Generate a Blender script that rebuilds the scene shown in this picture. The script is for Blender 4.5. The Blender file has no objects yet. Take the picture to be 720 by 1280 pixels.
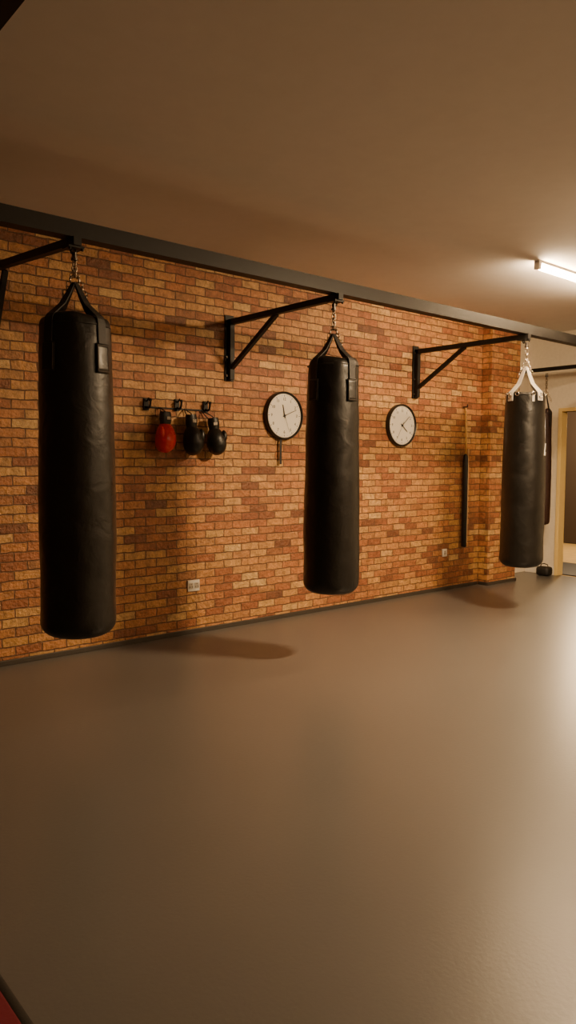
import bpy, bmesh, math, random
from mathutils import Vector, Matrix, Euler, noise
random.seed(4)
COL = bpy.context.scene.collection

# ------------------------------------------------------------------ materials
def new_mat(name):
    m = bpy.data.materials.new(name); m.use_nodes = True
    nt = m.node_tree; b = nt.nodes['Principled BSDF']
    return m, nt, b
def simple(name, col, rough=0.5, metal=0.0, bump=0.0, scale=60, var=0.0, spec=0.5, coat=0.0):
    m, nt, b = new_mat(name)
    b.inputs['Base Color'].default_value = (*col, 1)
    b.inputs['Roughness'].default_value = rough
    b.inputs['Metallic'].default_value = metal
    b.inputs['Specular IOR Level'].default_value = spec
    b.inputs['Coat Weight'].default_value = coat
    tc = nt.nodes.new('ShaderNodeTexCoord')
    n = nt.nodes.new('ShaderNodeTexNoise'); n.inputs['Scale'].default_value = scale
    n.inputs['Detail'].default_value = 5
    nt.links.new(tc.outputs['Object'], n.inputs['Vector'])
    if bump:
        bp = nt.nodes.new('ShaderNodeBump'); bp.inputs['Strength'].default_value = bump
        bp.inputs['Distance'].default_value = 0.01
        nt.links.new(n.outputs['Fac'], bp.inputs['Height'])
        nt.links.new(bp.outputs['Normal'], b.inputs['Normal'])
    if var:
        cr = nt.nodes.new('ShaderNodeValToRGB')
        cr.color_ramp.elements[0].position = 0.3; cr.color_ramp.elements[1].position = 0.7
        cr.color_ramp.elements[0].color = (*[c*(1-var) for c in col], 1)
        cr.color_ramp.elements[1].color = (*[min(1, c*(1+var)) for c in col], 1)
        nt.links.new(n.outputs['Fac'], cr.inputs['Fac'])
        nt.links.new(cr.outputs['Color'], b.inputs['Base Color'])
    return m

def brick_mat():
    m, nt, b = new_mat('orange_brick')
    L = nt.links.new; N = nt.nodes.new
    g = N('ShaderNodeNewGeometry'); s = N('ShaderNodeSeparateXYZ'); L(g.outputs['Position'], s.inputs[0])
    a = N('ShaderNodeMath'); a.operation = 'ADD'; L(s.outputs['X'], a.inputs[0]); L(s.outputs['Y'], a.inputs[1])
    c = N('ShaderNodeCombineXYZ'); L(a.outputs[0], c.inputs[0]); L(s.outputs['Z'], c.inputs[1])
    nw = N('ShaderNodeTexNoise'); nw.inputs['Scale'].default_value = 13; L(g.outputs['Position'], nw.inputs['Vector'])
    vm = N('ShaderNodeVectorMath'); vm.operation = 'SCALE'; vm.inputs['Scale'].default_value = 0.018
    L(nw.outputs['Color'], vm.inputs[0])
    va = N('ShaderNodeVectorMath'); L(c.outputs[0], va.inputs[0]); L(vm.outputs[0], va.inputs[1])
    br = N('ShaderNodeTexBrick'); L(va.outputs[0], br.inputs['Vector'])
    br.inputs['Scale'].default_value = 1
    br.inputs['Brick Width'].default_value = 0.172
    br.inputs['Row Height'].default_value = 0.0605
    br.inputs['Mortar Size'].default_value = 0.005
    br.inputs['Mortar Smooth'].default_value = 0.5
    br.inputs['Color1'].default_value = (0, 0, 0, 1); br.inputs['Color2'].default_value = (1, 1, 1, 1)
    br.inputs['Mortar'].default_value = (0.5, 0.5, 0.5, 1)
    cr = N('ShaderNodeValToRGB'); L(br.outputs['Color'], cr.inputs['Fac'])
    cols = [(0.0, (0.17, 0.065, 0.028)), (0.10, (0.33, 0.115, 0.042)), (0.22, (0.46, 0.20, 0.066)), (0.36, (0.50, 0.26, 0.085)),
            (0.46, (0.26, 0.088, 0.036)), (0.56, (0.44, 0.17, 0.056)), (0.68, (0.53, 0.30, 0.105)), (0.78, (0.33, 0.115, 0.043)), (0.88, (0.48, 0.225, 0.072)), (1.0, (0.56, 0.35, 0.14))]
    e = cr.color_ramp.elements
    e[0].position, e[0].color = cols[0][0], (*cols[0][1], 1)
    e[1].position, e[1].color = cols[-1][0], (*cols[-1][1], 1)
    for p, q in cols[1:-1]:
        x = e.new(p); x.color = (*q, 1)
    n1 = N('ShaderNodeTexNoise'); n1.inputs['Scale'].default_value = 17; n1.inputs['Detail'].default_value = 9
    n1.inputs['Roughness'].default_value = 0.75; L(g.outputs['Position'], n1.inputs['Vector'])
    mr = N('ShaderNodeMapRange'); mr.inputs['From Min'].default_value = 0.3; mr.inputs['From Max'].default_value = 0.7
    mr.inputs['To Min'].default_value = 0.42; mr.inputs['To Max'].default_value = 1.48
    L(n1.outputs['Fac'], mr.inputs['Value'])
    mx = N('ShaderNodeMix'); mx.data_type = 'RGBA'; mx.blend_type = 'MULTIPLY'; mx.inputs['Factor'].default_value = 1
    L(cr.outputs['Color'], mx.inputs['A']); L(mr.outputs['Result'], mx.inputs['B'])
    mm = N('ShaderNodeMix'); mm.data_type = 'RGBA'
    L(br.outputs['Fac'], mm.inputs['Factor']); L(mx.outputs['Result'], mm.inputs['A'])
    mm.inputs['B'].default_value = (0.15, 0.075, 0.037, 1)
    L(mm.outputs['Result'], b.inputs['Base Color'])
    b.inputs['Roughness'].default_value = 0.55
    h = N('ShaderNodeMath'); h.operation = 'MULTIPLY_ADD'; L(br.outputs['Fac'], h.inputs[0]); h.inputs[1].default_value = -1.0
    n2 = N('ShaderNodeTexNoise'); n2.inputs['Scale'].default_value = 45; n2.inputs['Detail'].default_value = 6
    L(g.outputs['Position'], n2.inputs['Vector'])
    h2 = N('ShaderNodeMath'); h2.operation = 'MULTIPLY'; h2.inputs[1].default_value = 1.0; L(n2.outputs['Fac'], h2.inputs[0])
    h3 = N('ShaderNodeMath'); h3.operation = 'MULTIPLY_ADD'; L(br.outputs['Color'], h3.inputs[0]); h3.inputs[1].default_value = 0.6
    L(h2.outputs[0], h3.inputs[2]); L(h3.outputs[0], h.inputs[2])
    bp = N('ShaderNodeBump'); bp.inputs['Strength'].default_value = 0.9; bp.inputs['Distance'].default_value = 0.012
    L(h.outputs[0], bp.inputs['Height']); L(bp.outputs['Normal'], b.inputs['Normal'])
    return m

def floor_mat():
    m, nt, b = new_mat('rubber_mat_floor')
    L = nt.links.new; N = nt.nodes.new
    g = N('ShaderNodeNewGeometry')
    n1 = N('ShaderNodeTexNoise'); n1.inputs['Scale'].default_value = 0.9; n1.inputs['Detail'].default_value = 2
    L(g.outputs['Position'], n1.inputs['Vector'])
    cr = N('ShaderNodeValToRGB'); L(n1.outputs['Fac'], cr.inputs['Fac'])
    cr.color_ramp.elements[0].position = 0.1; cr.color_ramp.elements[0].color = (0.102, 0.095, 0.088, 1)
    cr.color_ramp.elements[1].position = 0.9; cr.color_ramp.elements[1].color = (0.122, 0.113, 0.105, 1)
    L(cr.outputs['Color'], b.inputs['Base Color'])
    b.inputs['Roughness'].default_value = 0.33
    b.inputs['Specular IOR Level'].default_value = 0.55
    n3 = N('ShaderNodeTexNoise'); n3.inputs['Scale'].default_value = 70; n3.inputs['Detail'].default_value = 3
    L(g.outputs['Position'], n3.inputs['Vector'])
    bp = N('ShaderNodeBump'); bp.inputs['Strength'].default_value = 0.16; bp.inputs['Distance'].default_value = 0.003
    L(n3.outputs['Fac'], bp.inputs['Height']); L(bp.outputs['Normal'], b.inputs['Normal'])
    return m

def leather(name, col=(0.007, 0.006, 0.005), rough=0.36):
    m, nt, b = new_mat(name)
    L = nt.links.new; N = nt.nodes.new
    b.inputs['Base Color'].default_value = (*col, 1)
    b.inputs['Specular IOR Level'].default_value = 0.45
    tc = N('ShaderNodeTexCoord')
    n0 = N('ShaderNodeTexNoise'); n0.inputs['Scale'].default_value = 8; n0.inputs['Detail'].default_value = 7
    n0.inputs['Roughness'].default_value = 0.65
    L(tc.outputs['Object'], n0.inputs['Vector'])
    mr = N('ShaderNodeMapRange'); mr.inputs['From Min'].default_value = 0.2; mr.inputs['From Max'].default_value = 0.8
    mr.inputs['To Min'].default_value = rough-0.12; mr.inputs['To Max'].default_value = rough+0.16
    L(n0.outputs['Fac'], mr.inputs['Value']); L(mr.outputs['Result'], b.inputs['Roughness'])
    v = N('ShaderNodeTexVoronoi'); v.inputs['Scale'].default_value = 260; L(tc.outputs['Object'], v.inputs['Vector'])
    bp = N('ShaderNodeBump'); bp.inputs['Strength'].default_value = 0.10; bp.inputs['Distance'].default_value = 0.002
    L(v.outputs['Distance'], bp.inputs['Height'])
    n1 = N('ShaderNodeTexNoise'); n1.inputs['Scale'].default_value = 7; n1.inputs['Detail'].default_value = 3
    n1.inputs['Distortion'].default_value = 0.8; L(tc.outputs['Object'], n1.inputs['Vector'])
    bp2 = N('ShaderNodeBump'); bp2.inputs['Strength'].default_value = 0.21; bp2.inputs['Distance'].default_value = 0.03
    L(n1.outputs['Fac'], bp2.inputs['Height']); L(bp.outputs['Normal'], bp2.inputs['Normal'])
    L(bp2.outputs['Normal'], b.inputs['Normal'])
    return m

def emis(name, col, s):
    m, nt, b = new_mat(name)
    b.inputs['Base Color'].default_value = (*col, 1)
    b.inputs['Emission Color'].default_value = (*col, 1)
    b.inputs['Emission Strength'].default_value = s
    return m

WARM = (1.0, 0.69, 0.385)
BRICK = brick_mat(); FLOOR = floor_mat()
LEATH = leather('black_leather'); LEATH_BROWN = leather('brown_leather', (0.030, 0.010, 0.007), 0.5)
REDL = leather('red_leather', (0.62, 0.014, 0.014), 0.28)
PLASTER = simple('ceiling_plaster', (0.70, 0.66, 0.61), 0.85, bump=0.12, scale=10, var=0.02)
CREAM = simple('cream_paint', (0.76, 0.68, 0.55), 0.7, bump=0.05, scale=30, var=0.04)
FARW = simple('brown_paint', (0.32, 0.24, 0.17), 0.8, bump=0.05, scale=30, var=0.04)
STEEL = simple('black_painted_steel', (0.008, 0.007, 0.006), 0.55, bump=0.03, scale=120, spec=0.35)
BOLT = simple('bolt_steel', (0.10, 0.085, 0.07), 0.35, metal=0.9)
CHROME = simple('chrome', (0.70, 0.63, 0.54), 0.2, metal=1.0)
CHAIN = simple('chain_steel', (0.42, 0.34, 0.25), 0.28, metal=1.0)
WEB = simple('black_webbing', (0.010, 0.008, 0.007), 0.55, bump=0.3, scale=300)
WEBG = simple('grey_webbing', (0.50, 0.46, 0.40), 0.5, bump=0.3, scale=300)
STITCH = simple('stitch_thread', (0.07, 0.055, 0.045), 0.6)
BLACKP = simple('black_plastic', (0.014, 0.013, 0.012), 0.3)
RUBBER = simple('black_rubber', (0.018, 0.016, 0.014), 0.6, bump=0.1, scale=200)
SKIRT = simple('dark_skirting', (0.045, 0.036, 0.028), 0.5, bump=0.05, scale=100)
GRIP = simple('black_foam', (0.010, 0.009, 0.008), 0.45)
DIAL = simple('clock_dial_white', (0.80, 0.76, 0.68), 0.45)
INK = simple('clock_ink', (0.03, 0.028, 0.026), 0.5)
WHITEP = simple('white_plastic', (0.75, 0.70, 0.62), 0.35)
LOGO = simple('logo_white', (0.7, 0.68, 0.64), 0.4)
TAN = simple('tan_floor', (0.72, 0.50, 0.19), 0.5, var=0.12, scale=8)
DARKW = simple('dark_brown_wall', (0.060, 0.040, 0.026), 0.8)
CRIM = simple('crimson_vinyl', (0.11, 0.005, 0.016), 0.5, bump=0.1, scale=50)
BRASS = simple('brass_cord', (0.62, 0.38, 0.13), 0.4, metal=0.3)
LACE = simple('lace', (0.03, 0.025, 0.022), 0.7)
GREYL = simple('glove_label', (0.45, 0.38, 0.30), 0.5)
TUBE_M = emis('lit_tube', WARM, 240)

# ------------------------------------------------------------------ mesh helpers
def box(bm, c, s, bev=0.0, rot=None):
    r = bmesh.ops.create_cube(bm, size=1)
    vs = r['verts']
    bmesh.ops.scale(bm, vec=Vector(s), verts=vs)
    if bev > 0:
        es = list({e for v in vs for e in v.link_edges})
        rr = bmesh.ops.bevel(bm, geom=es, offset=bev, segments=2, profile=0.5, affect='EDGES')
        vs = list({v for f in rr['faces'] for v in f.verts} | {v for v in vs if v.is_valid})
        seen = set(vs); st = list(vs)
        while st:
            v = st.pop()
            for e in v.link_edges:
                o = e.other_vert(v)
                if o not in seen: seen.add(o); st.append(o)
        vs = list(seen)
    if rot is not None:
        bmesh.ops.rotate(bm, cent=(0, 0, 0), matrix=rot, verts=vs)
    bmesh.ops.translate(bm, vec=Vector(c), verts=vs)
    return vs
def cyl(bm, p0, p1, r, seg=16, r2=None):
    p0 = Vector(p0); p1 = Vector(p1); d = p1-p0
    q = d.to_track_quat('Z', 'Y').to_matrix().to_4x4()
    mt = Matrix.Translation((p0+p1)/2) @ q
    return bmesh.ops.create_cone(bm, cap_ends=True, segments=seg, radius1=r, radius2=r if r2 is None else r2, depth=d.length, matrix=mt)['verts']
def lathe(bm, prof, seg=48, M=None, fn=None):
    rings = []
    for (r, z) in prof:
        if r < 1e-5:
            v = bm.verts.new((0, 0, z)); rings.append([v])
        else:
            ring = []
            for i in range(seg):
                a = 2*math.pi*i/seg
                p = Vector((r*math.cos(a), r*math.sin(a), z))
                if fn: p = fn(p, a)
                ring.append(bm.verts.new(p))
            rings.append(ring)
    for A, B in zip(rings, rings[1:]):
        for i in range(seg):
            j = (i+1) % seg
            try:
                if len(A) == 1 and len(B) == 1: continue
                if len(A) == 1: bm.faces.new((A[0], B[i], B[j]))
                elif len(B) == 1: bm.faces.new((A[i], A[j], B[0]))
                else: bm.faces.new((A[i], A[j], B[j], B[i]))
            except ValueError: pass
    vs = [v for r in rings for v in r]
    if M is not None: bmesh.ops.transform(bm, matrix=M, verts=vs)
    return vs
def torus(bm, R, r, M=None, seg=24, ms=8, sx=1.0):
    vs = []; rings = []
    for i in range(seg):
        a = 2*math.pi*i/seg; ring = []
        for j in range(ms):
            b = 2*math.pi*j/ms
            ring.append(bm.verts.new(((R+r*math.cos(b))*math.cos(a)*sx, (R+r*math.cos(b))*math.sin(a), r*math.sin(b))))
        rings.append(ring); vs += ring
    for i in range(seg):
        A, B = rings[i], rings[(i+1) % seg]
        for j in range(ms):
            k = (j+1) % ms; bm.faces.new((A[j], B[j], B[k], A[k]))
    if M is not None: bmesh.ops.transform(bm, matrix=M, verts=vs)
    return vs
def sweep(bm, pts, r, seg=8):
    pts = [Vector(p) for p in pts]; rings = []
    up = Vector((0.13, 0.31, 0.94)).normalized()
    for i, p in enumerate(pts):
        t = (pts[min(i+1, len(pts)-1)]-pts[max(i-1, 0)]).normalized()
        s = t.cross(up); s = s.normalized() if s.length > 1e-4 else Vector((1, 0, 0))
        u = s.cross(t)
        rings.append([bm.verts.new(p+s*r*math.cos(2*math.pi*k/seg)+u*r*math.sin(2*math.pi*k/seg)) for k in range(seg)])
    for A, B in zip(rings, rings[1:]):
        for k in range(seg):
            j = (k+1) % seg; bm.faces.new((A[k], A[j], B[j], B[k]))
    bm.faces.new(rings[0][::-1]); bm.faces.new(rings[-1])
def ribbon(bm, pts, wdir, w, t):
    pts = [Vector(p) for p in pts]; wdir = Vector(wdir).normalized(); rings = []
    ws = w if isinstance(w, (list, tuple)) else [w]*len(pts)
    for i, p in enumerate(pts):
        tg = (pts[min(i+1, len(pts)-1)]-pts[max(i-1, 0)]).normalized()
        n = tg.cross(wdir).normalized(); hw = ws[i]/2
        rings.append([bm.verts.new(p+wdir*hw+n*t/2), bm.verts.new(p-wdir*hw+n*t/2), bm.verts.new(p-wdir*hw-n*t/2), bm.verts.new(p+wdir*hw-n*t/2)])
    for A, B in zip(rings, rings[1:]):
        for k in range(4):
            j = (k+1) % 4; bm.faces.new((A[k], A[j], B[j], B[k]))
    bm.faces.new(rings[0][::-1]); bm.faces.new(rings[-1])
def mk(name, bm, mat, parent=None, loc=(0, 0, 0), smooth=False, auto=None):
    bmesh.ops.recalc_face_normals(bm, faces=bm.faces)
    me = bpy.data.meshes.new(name); bm.to_mesh(me); bm.free()
    me.materials.append(mat)
    if smooth:
        for p in me.polygons: p.use_smooth = True
        if auto: me.set_sharp_from_angle(angle=math.radians(auto))
    o = bpy.data.objects.new(name, me); COL.objects.link(o); o.location = loc
    if parent: o.parent = parent
    return o
def root(name, loc, label, cat, group=None, rz=0):
    e = bpy.data.objects.new(name, None); COL.objects.link(e); e.location = loc; e.rotation_euler = (0, 0, rz)
    e.empty_display_size = 0.1
    e['label'] = label; e['category'] = cat
    if group: e['group'] = group
    return e
def B(): return bmesh.new()
def struct(name, c, s, mat):
    bm = B(); box(bm, (0, 0, 0), s); o = mk(name, bm, mat, None, c); o['kind'] = 'structure'; return o

# ------------------------------------------------------------------ room
CZ = 2.81; XE = 7.95
struct('floor', (2.5, -3.9, -0.05), (11.0, 8.6, 0.1), FLOOR)
struct('ceiling', (2.5, -3.9, CZ+0.05), (11.0, 8.6, 0.1), PLASTER)
struct('wall_back', (1.86, 0.1, CZ/2), (9.72, 0.2, CZ), BRICK)
struct('wall_pier', (6.965, 0.04, CZ/2), (0.53, 0.32, CZ), BRICK)
struct('wall_recess', (7.6, 0.25, CZ/2), (0.74, 0.1, CZ), CREAM)
struct('wall_left', (-3.05, -3.9, CZ/2), (0.1, 8.2, CZ), FARW)
struct('wall_front', (2.5, -8.05, CZ/2), (11.0, 0.1, CZ), FARW)
DY0, DY1, DZ = -0.225, -1.22, 1.90
bm = B()
box(bm, (0.05, (0.3+DY0)/2, CZ/2), (0.10, 0.3-DY0, CZ))
box(bm, (0.05, (DY0+DY1)/2, (CZ+DZ)/2), (0.10, DY0-DY1, CZ-DZ))
box(bm, (0.05, (DY1-8.1)/2, CZ/2), (0.10, 8.1+DY1, CZ))
o = mk('wall_right', bm, CREAM, None, (XE, 0, 0)); o['kind'] = 'structure'
bm = B()
box(bm, (0.0, DY0+0.015, DZ/2+0.02), (0.13, 0.04, DZ+0.04), 0.004)
box(bm, (0.0, DY1-0.015, DZ/2+0.02), (0.13, 0.04, DZ+0.04), 0.004)
box(bm, (0.0, (DY0+DY1)/2, DZ+0.02), (0.13, DY0-DY1, 0.04), 0.004)
FRAME = simple('door_frame_paint', (0.85, 0.62, 0.24), 0.5)
o = mk('trim_1', bm, FRAME, None, (XE+0.05, 0, 0)); o['kind'] = 'structure'
struct('floor_side_room', (9.75, -0.3, -0.06), (3.36, 5.0, 0.1), TAN)
struct('wall_side_room', (11.45, -0.3, CZ/2), (0.1, 5.0, CZ), DARKW)
struct('wall_side_room_back', (9.75, 2.15, CZ/2), (3.3, 0.1, CZ), DARKW)
struct('wall_side_room_front', (9.75, -2.75, CZ/2), (3.3, 0.1, CZ), DARKW)
struct('ceiling_side_room', (9.75, -0.3, CZ+0.05), (3.36, 5.0, 0.1), DARKW)
bm = B(); box(bm, (0, 0, 0), (1.00, 1.5, 0.012), 0.004)
o = mk('door_mat', bm, RUBBER, None, (8.60, -0.35, -0.003)); o['label'] = 'black rubber door mat inside the doorway'; o['category'] = 'mat'
bm = B(); box(bm, (0, 0, 0), (9.6, 0.016, 0.034), 0.003)
o = mk('baseboard_back', bm, SKIRT, None, (1.88, -0.008, 0.017)); o['kind'] = 'structure'
bm = B(); box(bm, (6.965, -0.128, 0.017), (0.55, 0.016, 0.034), 0.003); box(bm, (6.692, -0.07, 0.017), (0.016, 0.11, 0.034), 0.003)
o = mk('baseboard_pier', bm, SKIRT); o['kind'] = 'structure'
bm = B(); box(bm, (XE-0.008, 0.0, 0.05), (0.016, 0.38, 0.10), 0.003)
o = mk('baseboard_right', bm, WHITEP); o['kind'] = 'structure'
bm = B(); box(bm, (0, 0, 0.0), (0.20, 8.0, 0.014)); box(bm, (0, 0, 0.08), (0.02, 8.0, 0.15)); box(bm, (0, 0, 0.153), (0.20, 8.0, 0.014))
o = mk('trim_2', bm, STEEL, None, (0.775, -4.02, CZ-0.16)); o['kind'] = 'structure'

# ------------------------------------------------------------------ beam + brackets
YB = -1.174; ZB = 2.385; HB = 0.08
bm = B(); box(bm, (0, 0, 0), (9.6, HB, HB))
beam = mk('steel_beam', bm, STEEL, None, (3.14, YB, ZB+HB/2))
beam['label'] = 'long black square steel beam running along the brick wall'; beam['category'] = 'beam'
BX = [1.60, 3.39, 5.60, 7.70]
def bracket(x, yj=-0.58, wall=True, lift=0.0):
    r = root('wall_bracket', (x, 0, 1.93), 'black steel bracket with diagonal brace holding the bag beam' if wall else 'plain black steel arm reaching from the cream wall to the beam', 'bracket', 'black steel wall brackets')
    zt = ZB-1.93; y1 = -0.015 if wall else 0.2
    y0 = YB-HB/2-0.012
    bm = B()
    for v in box(bm, (0, (y0+y1)/2, zt-0.020), (0.040, y1-y0, 0.040)):
        v.co.z += lift*max(0, (v.co.y-y0)/(y1-y0))
    mk('arm', bm, STEEL, r)
    if wall:
        bm = B(); box(bm, (0, -0.006, 0.24+lift/2), (0.08, 0.012, 0.50+lift)); box(bm, (0, -0.032, 0.225+lift/2), (0.040, 0.040, 0.45+lift))
        mk('post', bm, STEEL, r)
        bm = B()
        a = Vector((0, -0.045, 0.09)); b = Vector((0, yj, zt-0.035+lift*0.6)); d = b-a
        box(bm, (a+b)/2, (0.030, 0.030, d.length), 0, Matrix.Rotation(-math.atan2(d.y, d.z), 3, 'X'))
        mk('brace', bm, STEEL, r)
        for (bx, bz) in [(0.030, 0.03), (-0.030, 0.03), (0.030, 0.17), (-0.030, 0.17), (0.030, 0.42), (-0.030, 0.42)]:
            bm = B(); cyl(bm, (bx, -0.012, bz), (bx, -0.026, bz), 0.009, 6); mk('bolt', bm, BOLT, r)
    bm = B(); box(bm, (0, YB, zt-0.045), (0.08, 0.08, 0.010))
    for sx in (-1, 1):
        cyl(bm, (sx*0.032, YB-0.032, zt-0.06), (sx*0.032, YB-0.032, zt-0.04), 0.007, 6)
    torus(bm, 0.013, 0.005, Matrix.Translation((0, YB, zt-0.060)) @ Matrix.Rotation(math.pi/2, 4, 'X'))
    mk('hanger_plate', bm, STEEL, r, smooth=True, auto=30)
    return r
bracket(BX[0], -0.25, lift=0.10); bracket(BX[1]); bracket(BX[2]); bracket(BX[3], wall=False)

# ------------------------------------------------------------------ heavy bags
CAM = Vector((0, -4.6723, 1.3))
def body_r(z, H, R):
    t = z/H
    return R*(1.0 - 0.115*max(0, (t-0.45)/0.55)**1.3 - 0.015*max(0, (0.25-t)/0.25))
def heavy_bag(x, z0, z1, zr, R, strap_mat, chain_mat, label, seed, name='heavy_bag', y=YB, zhook=ZB-0.075, body_mat=None, shoulder=0.045, rings=False, logo=None, azo=45, patches=True):
    H = z1-z0; body_mat = body_mat or LEATH
    r = root(name, (x, y, z0), label, 'punching bag')
    prof = [(0, 0.0), (R*0.3, 0.001), (R*0.5, 0.004)]
    cr = min(0.075, R*0.46)
    for i in range(9):
        a = -math.pi/2 + (math.pi/2)*i/8
        prof.append((body_r(0.06, H, R)-cr+cr*math.cos(a), 0.008+cr+cr*math.sin(a)))
    n = 60
    for i in range(n+1):
        z = 0.105+(H-shoulder-0.105)*i/n
        prof.append((body_r(z, H, R), z))
    rt = body_r(H, H, R)
    sw = min(shoulder*0.75, rt*0.6)
    for i in range(1, 9):
        a = (math.pi/2)*i/8
        prof.append((rt-sw+sw*math.cos(a), H-shoulder+shoulder*math.sin(a)))
    prof += [(rt-sw-0.012, H-0.002), (rt-sw-0.02, H-0.03), (0, H-0.034)]
    def fn(p, a):
        q = p*4.0+Vector((seed*7.3, 0, 0)); q.z *= 0.6
        d = noise.noise(q)*0.0075 + noise.noise(p*10+Vector((seed, 0, 0)))*0.0026
        # puckering of the leather near the strap attachments
        tt = max(0, (p.z/H-0.86)/0.14)
        d += 0.003*tt*math.sin(a*9+seed)
        dz = 0.007*tt*math.sin(a*3+seed*2) if tt > 0.5 else 0
        rr = math.hypot(p.x, p.y)
        if rr < R*0.5: d = 0; dz = 0
        s = (rr+d)/rr if rr > 0 else 1
        return Vector((p.x*s, p.y*s, p.z+dz))
    bm = B(); lathe(bm, prof, 80, fn=fn); mk('body', bm, body_mat, r, smooth=True)
    bm = B()
    torus(bm, body_r(H-0.06, H, R)+0.0005, 0.0035, Matrix.Translation((0, 0, H-shoulder-0.004)), 64, 8)
    mk('top_piping', bm, WEB, r, smooth=True)
    view = math.atan2(CAM.y-y, CAM.x-x)
    zc = zr-z0
    for k in range(4):
        az = view+math.radians(azo+90*k)
        rad = Vector((math.cos(az), math.sin(az), 0)); tan = Vector((-math.sin(az), math.cos(az), 0))
        def P(rr, zz): return rad*rr+Vector((0, 0, zz))
        e = 0.005; wf = min(1, R/0.18)*(1.1 if rings else 1)
        def sh(f):
            a = f*math.pi/2
            return P(rt-sw+(sw+e)*math.cos(a), H-shoulder+(shoulder+e)*math.sin(a))
        pts = [P(0.008, zc), P(rt*0.26, zc-(zc-H)*0.34), P(rt*0.50, zc-(zc-H)*0.68), sh(0.80), sh(0.55), sh(0.30), sh(0.05)]
        if not rings:
            pts += [P(body_r(H-0.14, H, R)+e, H-0.14), P(body_r(H-0.20, H, R)+e, H-0.20)]
        else:
            pts += [P(body_r(H-0.05, H, R)+e, H-0.05), P(body_r(H-0.075, H, R)+e, H-0.075)]
        bm = B(); ribbon(bm, pts, tan, [0.026*wf, 0.036*wf, 0.044*wf]+[0.050*wf]*6, 0.005)
        mk('hanging_strap', bm, strap_mat, r)
        if patches:
            bm = B(); hw = 0.042; nz = 6; na = 6
            z0p, z1p = H-0.28, H-0.14
            grid = []
            for i in range(nz+1):
                zz = z0p+(z1p-z0p)*i/nz; rr = body_r(zz, H, R)+0.0085; row = []
                for j in range(na+1):
                    aa = az+(-hw+2*hw*j/na)/rr
                    row.append(bm.verts.new((rr*math.cos(aa), rr*math.sin(aa), zz)))
                grid.append(row)
            for i in range(nz):
                for j in range(na): bm.faces.new((grid[i][j], grid[i][j+1], grid[i+1][j+1], grid[i+1][j]))
            pt = mk('strap_patch', bm, LEATH, r, smooth=True)
            md = pt.modifiers.new('s', 'SOLIDIFY'); md.thickness = 0.004; md.offset = 0
            bm = B()
            def S(u, zz):
                rr = body_r(zz, H, R)+0.0112
                return Vector((rr*math.cos(az+u/rr), rr*math.sin(az+u/rr), zz))
            h2 = 0.034; a0, a1 = H-0.272, H-0.148
            for seg in ([(-h2, a0), (h2, a0)], [(h2, a0), (h2, a1)], [(h2, a1), (-h2, a1)], [(-h2, a1), (-h2, a0)]):
                (u0, w0), (u1, w1) = seg
                sweep(bm, [S(u0+(u1-u0)*t/4, w0+(w1-w0)*t/4) for t in range(5)], 0.0019, 5)
            mk('stitching', bm, STITCH, pt)
        if rings:
            bm = B(); torus(bm, 0.019, 0.0035, Matrix.Translation(P(rt+0.014, H-0.035)) @ Matrix.Rotation(az, 4, 'Z') @ Matrix.Rotation(math.pi/2, 4, 'Y'), 20, 6)
            mk('d_ring', bm, CHROME, r, smooth=True)
    if rings:
        for k in range(8):
            az = view+math.radians(22.5+45*k)
            rad = Vector((math.cos(az), math.sin(az), 0)); tan = Vector((-math.sin(az), math.cos(az), 0))
            bm = B(); torus(bm, 0.015, 0.0035, Matrix.Translation(rad*(rt+0.008)+Vector((0, 0, H-0.020))) @ Matrix.Rotation(az, 4, 'Z') @ Matrix.Rotation(math.pi/2, 4, 'Y'), 18, 6)
            mk('eyelet_ring', bm, CHROME, r, smooth=True)
            if k % 3 == 0:
                bm = B(); ribbon(bm, [rad*(rt+0.006)+Vector((0, 0, H-0.03)), rad*(rt+0.008)+Vector((0, 0, H-0.085))], tan, 0.020, 0.004)
                mk('pale_tab', bm, WEBG, r)
    bm = B(); torus(bm, 0.022, 0.005, Matrix.Translation((0, 0, zc+0.012)) @ Matrix.Rotation(view, 4, 'Z') @ Matrix.Rotation(math.pi/2, 4, 'Y'))
    mk('ring', bm, chain_mat, r, smooth=True)
    bm = B(); zt = zhook-z0; zz = zc+0.042; step = 0.024; k = 0
    n = max(2, int(round((zt-0.02-zz)/step))); step = (zt-0.02-zz)/n
    for k in range(n+1):
        M = Matrix.Translation((0, 0, zz+k*step)) @ Matrix.Rotation(view+(math.pi/2)*(k % 2)+0.5, 4, 'Z') @ Matrix.Rotation(math.pi/2, 4, 'X')
        M = M @ Matrix.Diagonal((0.78, 1.0, 1, 1))
        torus(bm, 0.0165, 0.0046, M, 16, 6)
    mk('chain', bm, chain_mat, r, smooth=True)
    for sgn in (-1, 1):
        bm = B(); t2 = Vector((-math.sin(view), math.cos(view), 0))*sgn
        for k in range(7):
            p = Vector((0, 0, zc+0.055))+t2*(0.004+0.0085*k)-Vector((0, 0, 0.021*k))
            M = Matrix.Translation(p) @ Matrix.Rotation(view+(math.pi/2)*(k % 2), 4, 'Z') @ Matrix.Rotation(math.pi/2, 4, 'X') @ Matrix.Diagonal((0.7, 1, 1, 1))
            torus(bm, 0.013, 0.0036, M, 14, 6)
        mk('side_chain', bm, chain_mat, r, smooth=True)
    bm = B(); cyl(bm, (0, 0, zt-0.018), (0, 0, zt+0.012), 0.012, 14); cyl(bm, (0, 0, zt-0.028), (0, 0, zt-0.018), 0.017, 14)
    mk('swivel', bm, BOLT, r, smooth=True, auto=40)
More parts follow.
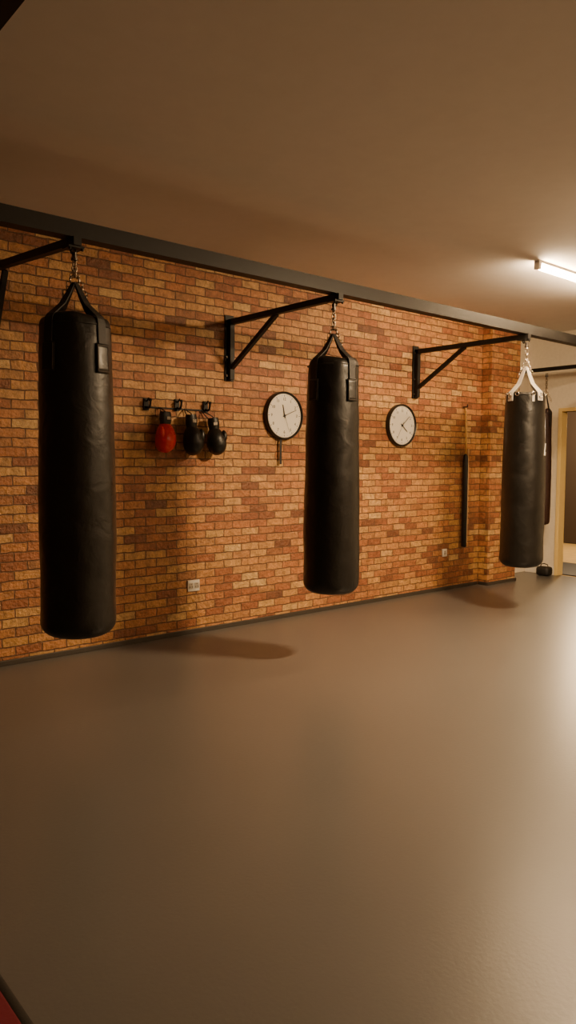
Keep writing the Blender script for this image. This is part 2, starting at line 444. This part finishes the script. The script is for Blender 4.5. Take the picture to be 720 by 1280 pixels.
    if logo:
        za, dz = logo
        rr = body_r(za-z0, H, R)+0.003
        bm = B()
        az = view+math.radians(72)
        def Q(u, w):
            a = az+u/rr
            return (rr*math.cos(a), rr*math.sin(a), za-z0+w)
        for pts in ([(-.02, -.05), (.0, -.05), (.012, .0), (-.008, .0)], [(.0, .0), (.02, .0), (.03, .05), (.008, .05)], [(.012, -.05), (.03, -.05), (.036, -.02), (.02, -.02)]):
            bm.faces.new([bm.verts.new(Q(*p)) for p in pts])
        lg = mk('printed_logo', bm, LOGO, r); md = lg.modifiers.new('s', 'SOLIDIFY'); md.thickness = 0.004
    return r
heavy_bag(1.605, 0.415, 2.005, 2.175, 0.189, WEB, CHAIN, 'tall black leather heavy bag hung by chain and black straps', 1)
heavy_bag(3.375, 0.435, 1.970, 2.13, 0.184, WEB, CHAIN, 'black leather heavy bag with brown-tinted chain in front of the clocks', 2)
heavy_bag(5.645, 0.41, 1.90, 2.12, 0.182, WEBG, CHROME, 'black leather heavy bag with grey straps and chrome rings', 3, shoulder=0.02, rings=True, logo=(1.42, 0.1), patches=False)
heavy_bag(7.70, 0.60, 1.92, 2.08, 0.075, WEB, CHAIN, 'narrow dark brown leather heavy bag hanging beside the doorway', 4, y=-0.165, body_mat=LEATH_BROWN, patches=False)

# ------------------------------------------------------------------ clocks
def text_mesh(bm, s, size, M):
    cu = bpy.data.curves.new('t', 'FONT'); cu.body = s; cu.size = size; cu.align_x = 'CENTER'; cu.align_y = 'CENTER'; cu.extrude = 0.0006
    ob = bpy.data.objects.new('t', cu); COL.objects.link(ob)
    dg = bpy.context.evaluated_depsgraph_get(); me = bpy.data.meshes.new_from_object(ob.evaluated_get(dg))
    me.transform(M); bm.from_mesh(me)
    bpy.data.objects.remove(ob); bpy.data.curves.remove(cu); bpy.data.meshes.remove(me)
RX = Matrix.Rotation(math.pi/2, 4, 'X')
def clock(x, z, R, hour, minute, sec, label, cord=False):
    r = root('wall_clock', (x, -0.001, z), label, 'clock')
    bm = B()
    prof = [(R*0.95, 0.0), (R*1.0, 0.002), (R*1.0, 0.036), (R*0.985, 0.044), (R*0.96, 0.047), (R*0.93, 0.044), (R*0.905, 0.036), (R*0.905, 0.0)]
    lathe(bm, prof+[prof[0]], 64, RX); mk('rim', bm, BLACKP, r, smooth=True, auto=50)
    bm = B(); lathe(bm, [(0, 0.0), (R*0.92, 0.0), (R*0.92, 0.030), (0, 0.030)], 64, RX); dial = mk('dial', bm, DIAL, r, smooth=True, auto=40)
    bm = B()
    for k in range(60):
        a = math.radians(6*k); L = 0.014 if k % 5 == 0 else 0.006; w = 0.004 if k % 5 == 0 else 0.0015
        d = Vector((math.sin(a), math.cos(a), 0)); q = Matrix.Rotation(-a, 3, 'Z')
        vs = box(bm, (0, 0, 0), (w, L, 0.0012), rot=q)
        bmesh.ops.translate(bm, vec=d*(R*0.86-L/2)+Vector((0, 0, 0.0308)), verts=vs)
    bmesh.ops.transform(bm, matrix=RX, verts=bm.verts); mm = mk('minute_marks', bm, INK, r); mm['kind'] = 'stuff'
    for k in range(1, 13):
        a = math.radians(30*k); bm = B()
        text_mesh(bm, str(k), R*0.17, RX @ Matrix.Translation((math.sin(a)*R*0.68, math.cos(a)*R*0.68, 0.0310)))
        mk('numeral', bm, INK, dial)
    def hand(nm, ang, L, w, zz, tail=0.02, mat=INK):
        bm = B(); q = Matrix.Rotation(-math.radians(ang), 4, 'Z')
        vs = [bm.verts.new(p) for p in [(-w/2, -tail, zz), (w/2, -tail, zz), (w*0.3, L, zz), (-w*0.3, L, zz)]]
        f = bm.faces.new(vs); e = bmesh.ops.extrude_face_region(bm, geom=[f]); bmesh.ops.translate(bm, vec=(0, 0, 0.0015), verts=[v for v in e['geom'] if isinstance(v, bmesh.types.BMVert)])
        bmesh.ops.transform(bm, matrix=RX @ q, verts=bm.verts); mk(nm, bm, mat, r)
    hand('hour_hand', hour, R*0.46, 0.010, 0.0335); hand('minute_hand', minute, R*0.68, 0.007, 0.036); hand('second_hand', sec, R*0.72, 0.002, 0.038, 0.04)
    bm = B(); lathe(bm, [(0, 0.03), (0.009, 0.03), (0.009, 0.042), (0, 0.042)], 16, RX); mk('hub', bm, INK, r, smooth=True, auto=40)
    if cord:
        bm = B(); ribbon(bm, [(-0.035, -0.03, -R+0.01), (-0.037, -0.028, -R-0.09), (-0.034, -0.026, -R-0.20)], (1, 0, 0), 0.022, 0.005)
        mk('hanging_strap', bm, WEB, r)
    return r
clock(3.93, 1.68, 0.197, -12, 68, 160, 'round wall clock with black rim and a strap hanging below', True)
clock(5.39, 1.655, 0.200, 128, 50, 210, 'round black-rimmed wall clock with white dial on bricks')

# ------------------------------------------------------------------ hook rail and gloves
rk = root('hook_rail', (2.92, 0, 1.70), 'thin black wall rail with three hooks holding boxing gloves', 'hook rail')
bm = B(); box(bm, (0, -0.006, -0.015), (0.56, 0.012, 0.010)); mk('rail', bm, STEEL, rk)
for x, z in [(-0.255, 0.005), (0.0, 0.012), (0.25, 0.012)]:
    bm = B()
    box(bm, (x, -0.006, z), (0.04, 0.012, 0.085))
    sweep(bm, [(x, -0.01, z-0.02), (x, -0.035, z-0.03), (x, -0.058, z-0.022), (x, -0.066, z), (x, -0.068, z+0.022)], 0.008, 10)
    sweep(bm, [(x, -0.01, z+0.02), (x, -0.03, z+0.028), (x, -0.045, z+0.042)], 0.006, 10)
    bmesh.ops.create_icosphere(bm, subdivisions=2, radius=0.012, matrix=Matrix.Translation((x, -0.068, z+0.026)))
    mk('hook', bm, STEEL, rk, smooth=True, auto=40)
def glove(x, zt, S, mat, cuffmat, label, rz, hx, hz, tilt=0.0, flip=1):
    r = root('boxing_glove', (x, -0.085, zt), label, 'boxing glove', None, rz)
    r.rotation_euler = (0, tilt, rz)
    bm = B()
    lathe(bm, [(0.036*S, 0.0), (0.042*S, 0.003), (0.048*S, -0.02*S), (0.047*S, -0.06*S), (0.042*S, -0.095*S), (0.034*S, -0.09*S), (0.034*S, -0.01), (0.036*S, 0.0)], 32,
          fn=lambda p, a: Vector((p.x*1.0, p.y*0.80, p.z)))
    cf = mk('cuff', bm, cuffmat, r, smooth=True, auto=70)
    bm = B()
    prof = [(0.040, -0.085), (0.052, -0.10), (0.066, -0.125), (0.076, -0.155), (0.082, -0.19), (0.080, -0.225), (0.071, -0.255), (0.054, -0.28), (0.03, -0.295), (0, -0.30)]
    def fn(p, a):
        k = (-p.z/S-0.085)/0.215
        return Vector((p.x*1.0+flip*0.006*k, p.y*(0.84+0.10*k)-0.012*math.sin(k*math.pi)*1.0, p.z))
    lathe(bm, [(a*S, b*S) for a, b in prof], 36, fn=fn)
    g = mk('fist', bm, mat, r, smooth=True)
    g.modifiers.new('s', 'SUBSURF').render_levels = 1
    bm = B()
    bmesh.ops.create_uvsphere(bm, u_segments=20, v_segments=14, radius=1.0)
    bmesh.ops.scale(bm, vec=(0.026*S, 0.028*S, 0.062*S), verts=bm.verts)
    for v in bm.verts: v.co.x += -flip*(v.co.z/(0.062*S))**2*0.010*S
    bmesh.ops.rotate(bm, cent=(0, 0, 0), matrix=Matrix.Rotation(flip*0.28, 3, 'Y'), verts=bm.verts)
    bmesh.ops.translate(bm, vec=(flip*0.062*S, -0.032*S, -0.165*S), verts=bm.verts)
    mk('thumb', bm, mat, r, smooth=True)
    bm = B()
    box(bm, (0, -0.0385*S, -0.045*S), (0.034*S, 0.004, 0.022*S), 0.0015); mk('cuff_label', bm, GREYL, r)
    bm = B()
    h = Matrix.Rotation(-tilt, 3, 'Y') @ (Matrix.Rotation(-rz, 3, 'Z') @ Vector((hx-x, 0.07, hz-zt)))
    for sx in (-1, 1):
        a = Vector((sx*0.03*S, 0, -0.01)); sweep(bm, [a, a.lerp(h, 0.5)+Vector((sx*0.006, 0, 0)), h], 0.004, 6)
    mk('laces', bm, LACE, r, smooth=True)
    return r
glove(2.775, 1.650, 0.97, REDL, WEB, 'red leather boxing glove with black cuff hanging on bricks', 0.2, 2.77, 1.685, 0.03, -1)
glove(2.990, 1.640, 0.99, LEATH, LEATH, 'black leather boxing glove with pale cuff label hanging by laces', 0.1, 2.98, 1.685, -0.06, 1)
glove(3.185, 1.625, 0.93, LEATH, LEATH, 'black leather boxing glove hanging under the end hook', -0.2, 3.13, 1.682, -0.12, 1)

# ------------------------------------------------------------------ outlets
def outlet(x, z, w, h, gangs, label):
    r = root('wall_socket', (x, 0, z), label, 'wall socket')
    bm = B(); box(bm, (0, -0.006, 0), (w, 0.012, h), 0.003); mk('face_plate', bm, WHITEP, r, smooth=True, auto=40)
    for i in range(gangs):
        cx = (i-(gangs-1)/2)*w*0.48
        bm = B(); box(bm, (cx, -0.013, 0.0), (w*0.36, 0.004, h*0.5), 0.001)
        ins = mk('socket_insert', bm, GREYL, r)
        for dx, dz in ((0, 0.014), (-0.010, -0.008), (0.010, -0.008)):
            bm = B(); box(bm, (cx+dx, -0.0155, dz), (0.006, 0.002, 0.007)); mk('socket_hole', bm, INK, ins)
outlet(3.06, 0.365, 0.105, 0.085, 2, 'white double wall socket low on the bricks')
outlet(6.11, 0.385, 0.075, 0.08, 1, 'small white wall socket low on the bricks')

# ------------------------------------------------------------------ hanging padded stick
r = root('training_stick', (6.38, -0.045, 0.43), 'long black padded stick hung on a brass cord against bricks', 'training stick')
bm = B(); lathe(bm, [(0, 0), (0.022, 0.0), (0.028, 0.008), (0.028, 0.90), (0.022, 0.95), (0.009, 0.965), (0, 0.965)], 24); mk('padded_grip', bm, GRIP, r, smooth=True, auto=50)
bm = B(); cyl(bm, (0.034, -0.010, 0.04), (0.034, -0.010, 1.02), 0.006, 10); mk('wood_rod', bm, simple('pale_wood', (0.62, 0.45, 0.24), 0.4), r, smooth=True, auto=50)
bm = B(); sweep(bm, [(0, 0, 0.955), (0.006, 0, 1.10), (-0.004, 0, 1.25), (0.002, 0.01, 1.44)], 0.009, 8)
for k in range(9): torus(bm, 0.010, 0.004, Matrix.Translation((0.001, 0, 1.0+0.05*k)), 12, 6)
mk('cord', bm, BRASS, r, smooth=True)
bm = B(); cyl(bm, (0, 0.045, 1.45), (0, -0.01, 1.45), 0.006, 10); cyl(bm, (0, -0.01, 1.445), (0, -0.01, 1.475), 0.006, 10); mk('nail', bm, STEEL, r)

# ------------------------------------------------------------------ black holdall by the end wall
r = root('gym_bag', (7.83, -0.13, 0), 'small black gym bag on the floor by the doorway', 'gym bag')
bm = B(); box(bm, (0, 0, 0.055), (0.13, 0.16, 0.105), 0.03); g = mk('body', bm, WEB, r, smooth=True)
bm = B(); sweep(bm, [(0, -0.05, 0.098), (0, -0.04, 0.130), (0, 0, 0.140), (0, 0.04, 0.130), (0, 0.05, 0.098)], 0.006, 8); mk('handle', bm, WEB, r, smooth=True)
bm = B(); box(bm, (0, 0, 0.1075), (0.006, 0.11, 0.004)); mk('zip', bm, CHROME, r)

# ------------------------------------------------------------------ crimson floor mat corner
r = root('gym_mat', (-0.42, -3.6, 0), 'crimson vinyl gym mat with black bound edge', 'mat')
bm = B(); box(bm, (0, 0, 0.02), (2.00, 2.5, 0.04), 0.01); mk('pad', bm, CRIM, r, smooth=True, auto=40)
for sx in (-1, 1):
    bm = B(); box(bm, (sx*1.008, 0, 0.019), (0.024, 2.54, 0.038), 0.006); mk('binding', bm, RUBBER, r, smooth=True, auto=40)
for sy in (-1, 1):
    bm = B(); box(bm, (0, sy*1.258, 0.019), (1.98, 0.024, 0.038), 0.006); mk('binding', bm, RUBBER, r, smooth=True, auto=40)

# ------------------------------------------------------------------ ceiling tube lamps
def lamp(x, y, L, power, label):
    r = root('ceiling_lamp', (x, y, CZ), label, 'ceiling lamp', 'ceiling tube lamps')
    bm = B(); box(bm, (0, 0, -0.010), (L, 0.035, 0.020)); mk('housing', bm, WHITEP, r)
    bm = B(); cyl(bm, (-L/2+0.03, 0, -0.050), (L/2-0.03, 0, -0.050), 0.018, 16); mk('tube', bm, TUBE_M, r, smooth=True, auto=40)
    for s in (-1, 1):
        bm = B(); box(bm, (s*(L/2-0.015), 0, -0.038), (0.03, 0.045, 0.06)); mk('end_cap', bm, WHITEP, r)
    if power:
        ld = bpy.data.lights.new('tube_light', 'AREA'); ld.shape = 'RECTANGLE'; ld.size = L-0.06; ld.size_y = 0.05
        ld.energy = power; ld.color = WARM
        lo = bpy.data.objects.new('tube_light', ld); COL.objects.link(lo); lo.location = (0, 0, -0.072); lo.parent = r
    return r
lamp(5.68, -1.62, 1.30, 0, 'lit white fluorescent tube lamp on the ceiling')
lamp(4.5, -3.1, 0.50, 270, 'lit white fluorescent tube lamp on the ceiling')
lamp(4.4, -6.2, 1.30, 30, 'lit white fluorescent tube lamp on the ceiling')
ld = bpy.data.lights.new('side_room_fill', 'POINT'); ld.energy = 200; ld.color = WARM; ld.shadow_soft_size = 0.1  # fill light without a fixture, added to brighten the side room
lo = bpy.data.objects.new('side_room_fill', ld); COL.objects.link(lo); lo.location = (10.3, 0.6, 1.9)

w = bpy.data.worlds.new('world'); bpy.context.scene.world = w; w.use_nodes = True
w.node_tree.nodes['Background'].inputs[0].default_value = (0.02, 0.013, 0.008, 1)

# ------------------------------------------------------------------ camera
f, pit, yaw, roll = 1.0254*900, 0.0673, 0.7083, 0.0061
F = Vector((math.sin(yaw)*math.cos(pit), math.cos(yaw)*math.cos(pit), -math.sin(pit)))
R0 = Vector((math.cos(yaw), -math.sin(yaw), 0)); U0 = R0.cross(F)
R1 = R0*math.cos(roll)+U0*math.sin(roll); U1 = -R0*math.sin(roll)+U0*math.cos(roll)
M = Matrix((R1, U1, -F)).transposed().to_4x4(); M.translation = CAM
cd = bpy.data.cameras.new('camera'); co = bpy.data.objects.new('camera', cd); COL.objects.link(co)
co.matrix_world = M
cd.sensor_fit = 'VERTICAL'; cd.sensor_height = 36; cd.lens = f*36/1280
cd.clip_start = 0.05
bpy.context.scene.camera = co
